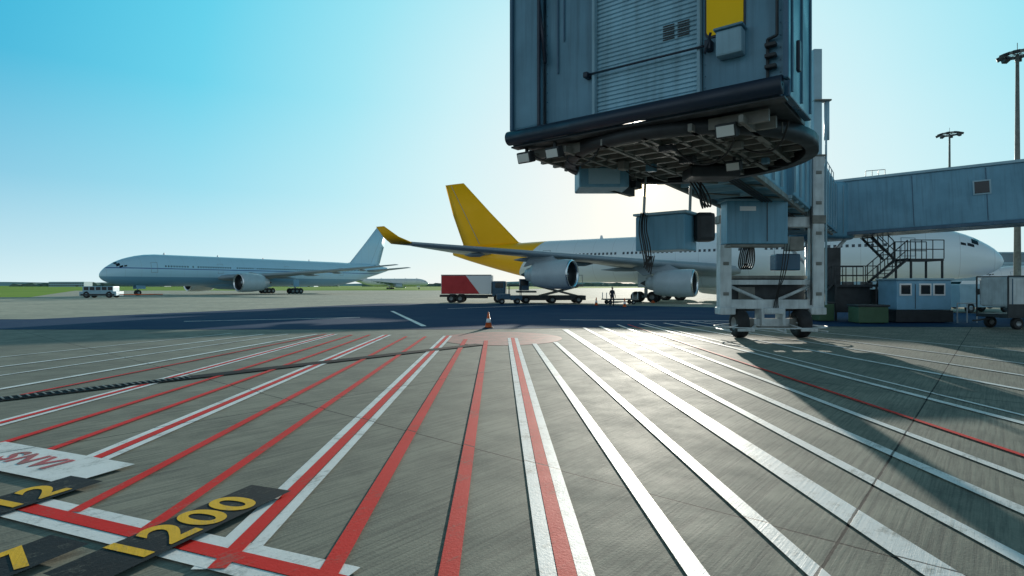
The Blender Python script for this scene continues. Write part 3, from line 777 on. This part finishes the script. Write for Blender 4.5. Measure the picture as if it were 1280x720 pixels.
def van(name, pos, rz, L=5.2, Wd=2.0, Hh=2.3, mat=M_pl):
    E = empty(name, pos, rz)
    pr = [(-L/2, .4), (-L/2, Hh*.98), (-L/2+.15, Hh), (L*.18, Hh), (L*.32, Hh*.62), (L/2-.05, Hh*.5), (L/2, Hh*.42), (L/2, .4)]
    n = len(pr); v = []
    for y in (-Wd/2, Wd/2):
        for x, z in pr: v.append((x, y*(.9 if z > Hh*.8 else 1), z))
    mk("body", v, [tuple(range(n)), tuple(range(2*n-1, n-1, -1))]+[(i, (i+1) % n, n+(i+1) % n, n+i) for i in range(n)], mat, E)
    for s in (-1, 1):
        box("side_windows", E, (L*.0, s*(Wd/2-.03), Hh*.74), (L*.42, .06, Hh*.2), M_dark, rx=s*-.12)
        for x in (-L*.32, L*.32): wheel("wheel", E, (x, s*(Wd/2-.1), .36), .36, .22)
        box("headlight", E, (L/2, s*Wd*.36, Hh*.34), (.05, .3, .16), M_lens)
    mk("windscreen", [(L*.19, -Wd*.43, Hh*.965), (L*.19, Wd*.43, Hh*.965), (L*.325, Wd*.46, Hh*.635), (L*.325, -Wd*.46, Hh*.635)], [(0, 1, 2, 3)], M_dark, E).location = (.025, 0, .015)
    box("bumper", E, (L/2+.03, 0, .5), (.12, Wd*.96, .22), M_dst, bevel=.04)
    return E
van("service_van", (38, 48, 0), 3.3); van("service_van", (44, 52, 0), 2.9, 4.4, 1.8, 1.6, M_blue); van("service_van", (33, 40.5, 0), .2, 4.8, 1.9, 2.0, M_brl)
van("service_van", (60, 62, 0), 3.0); van("service_van", (52, 58, 0), 3.2, 6.5, 2.3, 2.9, M_brl)

T = empty("aircraft_tow_tractor", (-63.8, 88.5, 0), math.radians(8))
box("chassis", T, (0, 0, .65), (5.2, 2.3, .65), M_brl, bevel=.08)
box("cab", T, (-.1, 0, 1.35), (4.3, 2.0, .9), M_brl, bevel=.15)
for x in (-1.7, -.85, 0, .85, 1.7): box("window", T, (x, -1.0, 1.45), (.66, .05, .5), M_dark)
box("windscreen", T, (-2.26, 0, 1.45), (.06, 1.7, .5), M_dark)
box("lower_skirt", T, (0, -1.16, .5), (4.8, .04, .25), M_dst)
for x in (-1.6, 1.6):
    for y in (-1, 1): wheel("wheel", T, (x, y, .5), .5, .35)
rod("tow_bar", T, (2.6, 0, .5), (7.5, 3, .5), .07, M_org)

K = empty("box_truck", (-4.4, 64, 0), math.radians(-3))
box("cargo_body", K, (-.6, 0, 2.0), (5.6, 2.4, 2.1), M_pl, bevel=.05)
box("red_panel", K, (-2.0, -1.215, 2.0), (2.7, .03, 2.0), M_rtk)
mk("red_wedge", [(-.65, -1.235, 1.0), (.9, -1.235, 1.0), (-.65, -1.235, 3.0)], [(0, 1, 2)], M_rtk, K)
box("cargo_roof_rail", K, (-.6, -1.2, 3.07), (5.6, .08, .08), M_dst)
box("chassis", K, (0, 0, .75), (7.4, .9, .25), M_dst)
box("cab", K, (3.0, 0, 1.55), (1.5, 2.2, 1.7), M_brd, bevel=.15); box("cab_window", K, (3.05, -1.1, 1.95), (.9, .04, .6), M_dark); box("windscreen", K, (3.76, 0, 1.95), (.04, 1.9, .7), M_dark)
for x in (-2.3, -1.3, 2.9):
    for y in (-1, 1): wheel("wheel", K, (x, y, .48), .48, .3)
box("under_run_bar", K, (.6, -1.1, .65), (2.4, .06, .3), M_dst)

C = empty("cargo_loader", (4.2, 61.5, 0), math.radians(4))
box("chassis", C, (0, 0, .6), (7.2, 2.4, .5), M_dst, bevel=.05)
box("platform", C, (.8, 0, 1.9), (5.0, 2.6, .25), M_und)
box("bridge_platform", C, (-2.7, 0, 1.25), (2.0, 2.6, .2), M_und)
rods("scissor_legs", C, [((-1.2, s, .8), (2.8, s, 1.8), .09) for s in (-1, 1)]+[((-1.2, s, 1.8), (2.8, s, .8), .09) for s in (-1, 1)], M_und)
rods("guard_rails", C, [((-1.6+i*1.2, s*1.25, 2.0), (-1.6+i*1.2, s*1.25, 3.0), .035) for i in range(5) for s in (-1, 1)]+[((-1.6, s*1.25, 3.0), (3.2, s*1.25, 3.0), .035) for s in (-1, 1)], M_wst)
box("operator_cab", C, (-3.0, -.9, 2.0), (1.0, .8, 1.2), M_brd); box("cab_glass", C, (-3.0, -1.31, 2.2), (.8, .03, .6), M_dark)
for x in (-2.8, 0, 2.8):
    for y in (-1.15, 1.15): wheel("wheel", C, (x, y, .42), .42, .3)
box("cargo_pallet", C, (1.4, 0, 2.6), (2.4, 2.2, 1.1), M_dst, bevel=.1)
D = empty("container_dolly", (11.0, 58, 0), .1)
box("deck", D, (0, 0, .5), (3.4, 1.8, .12), M_und)
rods("deck_frame", D, [((-1.6, s*.8, .5), (-1.6, s*.8, 1.2), .04) for s in (-1, 1)]+[((1.6, s*.8, .5), (1.6, s*.8, 1.2), .04) for s in (-1, 1)], M_wst)
for x in (-1.2, 1.2):
    for y in (-.7, .7): wheel("wheel", D, (x, y, .22), .22, .15)
TG = empty("baggage_tractor", (-.2, 59, 0), .1)
box("hood", TG, (-.7, 0, .75), (1.4, 1.3, .6), M_brd, bevel=.1); box("seat_body", TG, (.6, 0, .65), (1.2, 1.3, .5), M_brd, bevel=.06)
box("roof", TG, (.5, 0, 1.9), (1.3, 1.25, .08), M_dst); rods("posts", TG, [((x, y, .8), (x, y, 1.9), .035) for x in (-.1, 1.1) for y in (-.55, .55)], M_dst)
for x in (-.9, .7):
    for y in (-.6, .6): wheel("wheel", TG, (x, y, .3), .3, .22)
CH = empty("wheel_chock", (15.6, 63.0, 0))
mk("wedge", [(-.2, -.3, 0), (.2, -.3, 0), (0, -.3, .25), (-.2, .3, 0), (.2, .3, 0), (0, .3, .25)], [(0, 1, 2), (3, 5, 4), (0, 3, 4, 1), (1, 4, 5, 2), (2, 5, 3, 0)], M_org, CH)

# ------------------------------------------------------------ person
def person(pos, rz, vest=True):
    E = empty("ground_crew_worker", pos, rz)
    V = [(0, 0, .95), (0, .01, 1.15), (0, .02, 1.36), (0, .01, 1.50), (0, -.01, 1.56),
         (.10, 0, .90), (.12, -.03, .50), (.13, .03, .09), (.13, -.12, .04),
         (-.10, 0, .90), (-.13, .05, .50), (-.15, .14, .09), (-.15, .0, .04),
         (.19, .02, 1.42), (.26, .03, 1.16), (.27, -.08, .92), (-.19, .02, 1.42), (-.27, .02, 1.16), (-.25, -.10, .93)]
    Ed = [(0, 1), (1, 2), (2, 3), (3, 4), (0, 5), (5, 6), (6, 7), (7, 8), (0, 9), (9, 10), (10, 11), (11, 12), (2, 13), (13, 14), (14, 15), (2, 16), (16, 17), (17, 18)]
    R = [(.15, .11), (.145, .105), (.17, .11), (.06, .06), (.055, .055), (.09, .095), (.062, .065), (.045, .05), (.045, .03), (.09, .095), (.062, .065), (.045, .05), (.045, .03),
         (.06, .06), (.045, .045), (.034, .034), (.06, .06), (.045, .045), (.034, .034)]
    me = bpy.data.meshes.new("body"); me.from_pydata(V, Ed, []); me.materials.append(M_cloth)
    o = bpy.data.objects.new("body", me); S.collection.objects.link(o); o.parent = E
    sk = o.modifiers.new("Skin", 'SKIN'); sk.use_smooth_shade = True
    if not me.skin_vertices:
        bm = bmesh.new(); bm.from_mesh(me); bm.verts.layers.skin.verify(); bm.to_mesh(me); bm.free()
    for v, r in zip(me.skin_vertices[0].data, R): v.radius = r
    me.skin_vertices[0].data[0].use_root = True
    o.modifiers.new("Sub", 'SUBSURF').levels = 2; o.modifiers["Sub"].render_levels = 2
    lathe("head", E, [(1.53, .02), (1.56, .06), (1.62, .082), (1.68, .085), (1.74, .065), (1.77, .02)], M_skin, 16, 'z', (0, -.01, 0))
    lathe("hair", E, [(1.66, .09), (1.72, .086), (1.77, .055), (1.79, .01)], M_cloth, 16, 'z', (0, .005, 0))
    lathe("nose", E, [(-.11, .004), (-.09, .014)], M_skin, 8, 'y', (0, 0, 1.655))
    if vest: lathe("vest", E, [(1.0, .19), (1.2, .185), (1.36, .20), (1.45, .14)], M_hiv, 20, 'z').scale = (1, .72, 1)
    for s in (1, -1):
        base = Vector((s*.265, -.085 if s > 0 else -.105, .90))
        rod("palm", E, base+Vector((0, 0, .03)), base-Vector((0, 0, .06)), .036, M_skin, .034)
        rods("fingers", E, [(base+Vector((0, -.027+.018*i, -.05)), base+Vector((-s*.015, -.03+.018*i, -.12-.012*(i in (1, 2)))), .009) for i in range(4)]+[(base+Vector((-s*.02, -.03, 0)), base+Vector((-s*.02, -.065, -.05)), .010)], M_skin)
    return E
person((9.1, 51.6, 0), .4, False)
person((27.2, 41.0, 0), 2.0)

def mast(pos, h, w=2.2):
    E = empty("floodlight_mast", pos)
    rod("pole", E, (0, 0, 0), (0, 0, h), .34, M_und, .15, 16)
    lathe("head_ring", E, [(h-.2, w*.5), (h, w*.5+.05), (h+.15, w*.5), (h-.2, w*.5)], M_und, 24, 'z')
    for i in range(8):
        a = 2*math.pi*i/8
        box("lamp", E, (w*.6*math.cos(a), w*.6*math.sin(a), h-.1), (.75, .55, .35), M_dst, rz=a, ry=.35)
        box("arm", E, (w*.3*math.cos(a), w*.3*math.sin(a), h), (w*.6, .06, .06), M_und, rz=a)
    rod("lightning_rod", E, (0, 0, h), (0, 0, h+1.2), .03, M_und)
mast((53.3, 60, 0), 26.3); mast((84.6, 110, 0), 31.2, 3.0)

# ------------------------------------------------------------ far background
def treeline(name, x0, x1, y, hmin, hmax, step):
    vs = []; fs = []; x = x0
    while x < x1:
        cl = .5+.5*math.sin(x*.013)*math.sin(x*.031+2)
        if cl > .3:
            hh = hmin+(hmax-hmin)*(random.random()*.5+cl*.5)
            yy = y+random.uniform(-20, 20); w = step*random.uniform(.8, 1.4)
            b = len(vs); k = 7
            for i in range(k+1):
                a = math.pi*i/k; rr = random.uniform(.8, 1.1)
                vs.append((x-w*math.cos(a)*rr, yy, hh*math.sin(a)*rr*.9)); vs.append((x-w*.8*math.cos(a), yy+14, hh*.8*math.sin(a)))
            for i in range(k): fs.append((b+2*i, b+2*i+2, b+2*i+3, b+2*i+1))
            fs.append(tuple(b+2*i for i in range(k+1)))
        x += step*random.uniform(.4, .9)
    mk(name, vs, fs, M_tree)
treeline("distant_trees", -1500, 500, 1150, 5, 10, 12)
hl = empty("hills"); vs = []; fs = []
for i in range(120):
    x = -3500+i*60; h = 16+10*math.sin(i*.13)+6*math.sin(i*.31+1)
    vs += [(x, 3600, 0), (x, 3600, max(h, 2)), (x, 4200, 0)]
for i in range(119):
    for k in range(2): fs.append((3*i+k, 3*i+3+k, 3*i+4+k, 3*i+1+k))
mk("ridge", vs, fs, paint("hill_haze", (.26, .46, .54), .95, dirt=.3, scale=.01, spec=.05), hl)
def shed(pos, sx, sy, h, m=M_bldg):
    E = empty("airport_building", pos)
    box("walls", E, (0, 0, h/2), (sx, sy, h), m, bevel=.1)
    box("parapet", E, (0, 0, h+.2), (sx+.4, sy+.4, .4), M_brl, bevel=.05)
    n = int(sx/4); lst = []
    for fl in range(max(1, int(h/3.6))):
        for i in range(n): lst.append((-sx/2+2+i*4, -sy/2-.02, 2+fl*3.6, 2.6, .1, 1.4))
    boxes("windows", E, lst, M_dark)
    box("door", E, (sx*.3, -sy/2-.08, 1.2), (3, .1, 2.4), M_dst, bevel=0)
shed((165, 165, 0), 90, 25, 10.5); shed((-760, 980, 0), 60, 20, 8, M_brl); shed((-620, 1000, 0), 30, 20, 6); shed((92, 128, 0), 44, 12, 6.5, M_brl)
shed((-330, 900, 0), 40, 20, 7, M_brl)

# ------------------------------------------------------------ sky & sun
az, el = math.radians(13.4), math.radians(9.5)
sv = Vector((math.sin(az)*math.cos(el), math.cos(az)*math.cos(el), math.sin(el)))
w = bpy.data.worlds.new("World"); S.world = w; w.use_nodes = True
nt = w.node_tree; bg = nt.nodes["Background"]
sky = N(nt, "ShaderNodeTexSky"); sky.sky_type = 'NISHITA'; sky.sun_disc = False
sky.sun_elevation = el; sky.sun_rotation = az; sky.air_density = 1.0; sky.dust_density = .6; sky.ozone_density = 2.5
tc = N(nt, "ShaderNodeTexCoord").outputs["Generated"]
nz = N(nt, "ShaderNodeVectorMath", operation='NORMALIZE'); nt.links.new(tc, nz.inputs[0])
dt = N(nt, "ShaderNodeVectorMath", operation='DOT_PRODUCT'); nt.links.new(nz.outputs[0], dt.inputs[0]); dt.inputs[1].default_value = sv
an = mth(nt, 'ARCCOSINE', mth(nt, 'MINIMUM', dt.outputs["Value"], 1.0))
t = mth(nt, 'DIVIDE', an, math.pi)
D_ = 180.0
base = ramp(nt, t, [(0, (.86, .86, .80)), (9/D_, (.80, .90, .92)), (20/D_, (.58, .88, .94)), (30/D_, (.33, .79, .91)), (42/D_, (.12, .65, .85)), (56/D_, (.03, .46, .71)), (72/D_, (.05, .38, .60)), (110/D_, (.42, .58, .68)), (1, (.46, .58, .66))])
sx = N(nt, "ShaderNodeSeparateXYZ"); nt.links.new(nz.outputs[0], sx.inputs[0])
hz = ramp(nt, sx.outputs[2], [(0, .92), (.05, .68), (.15, .32), (.30, .05), (.45, 0)])
hcol = ramp(nt, t, [(0, (.90, .88, .80)), (.15, (.86, .93, .93)), (.35, (.72, .92, .96)), (1, (.55, .68, .75))])
c = mixc(nt, hz, base, hcol)
zen = ramp(nt, sx.outputs[2], [(.46, 1.0), (.62, .30), (1, .18)])
sc1 = N(nt, "ShaderNodeVectorMath", operation='SCALE'); nt.links.new(c, sc1.inputs[0]); nt.links.new(mth(nt, 'MULTIPLY', zen, 9.2), sc1.inputs[3])
ad = mixc(nt, .04, sc1.outputs[0], sky.outputs[0])
dg = mth(nt, 'MULTIPLY', an, 180/math.pi)
halo = mth(nt, 'MULTIPLY', mth(nt, 'EXPONENT', mth(nt, 'MULTIPLY', dg, -1/2.6)), 5.0)
disc = mth(nt, 'MULTIPLY', mth(nt, 'LESS_THAN', dg, .9), 60.0)
hs = mth(nt, 'ADD', halo, disc)
cm = N(nt, "ShaderNodeCombineXYZ")
nt.links.new(hs, cm.inputs[0]); nt.links.new(mth(nt, 'MULTIPLY', hs, .80), cm.inputs[1]); nt.links.new(mth(nt, 'MULTIPLY', hs, .42), cm.inputs[2])
fin_ = N(nt, "ShaderNodeVectorMath", operation='ADD'); nt.links.new(ad, fin_.inputs[0]); nt.links.new(cm.outputs[0], fin_.inputs[1])
nt.links.new(fin_.outputs[0], bg.inputs[0]); bg.inputs[1].default_value = .11

sl_ = bpy.data.lights.new("sun", 'SUN'); sl_.energy = 5; sl_.angle = math.radians(.5); sl_.color = (1, .94, .82)
so = bpy.data.objects.new("sun", sl_); S.collection.objects.link(so); so.rotation_euler = sv.to_track_quat('Z', 'Y').to_euler()

# ------------------------------------------------------------ camera
cd = bpy.data.cameras.new("camera"); cd.lens = 20; cd.sensor_width = 36; cd.shift_y = -3/1280; cd.clip_end = 9000; cd.clip_start = .1
co = bpy.data.objects.new("camera", cd); S.collection.objects.link(co); co.location = (0, 0, H); co.rotation_euler = (math.radians(90), 0, 0)
S.camera = co
S.view_settings.view_transform = 'Standard'; S.view_settings.look = 'None'; S.view_settings.exposure = 0; S.view_settings.gamma = 1
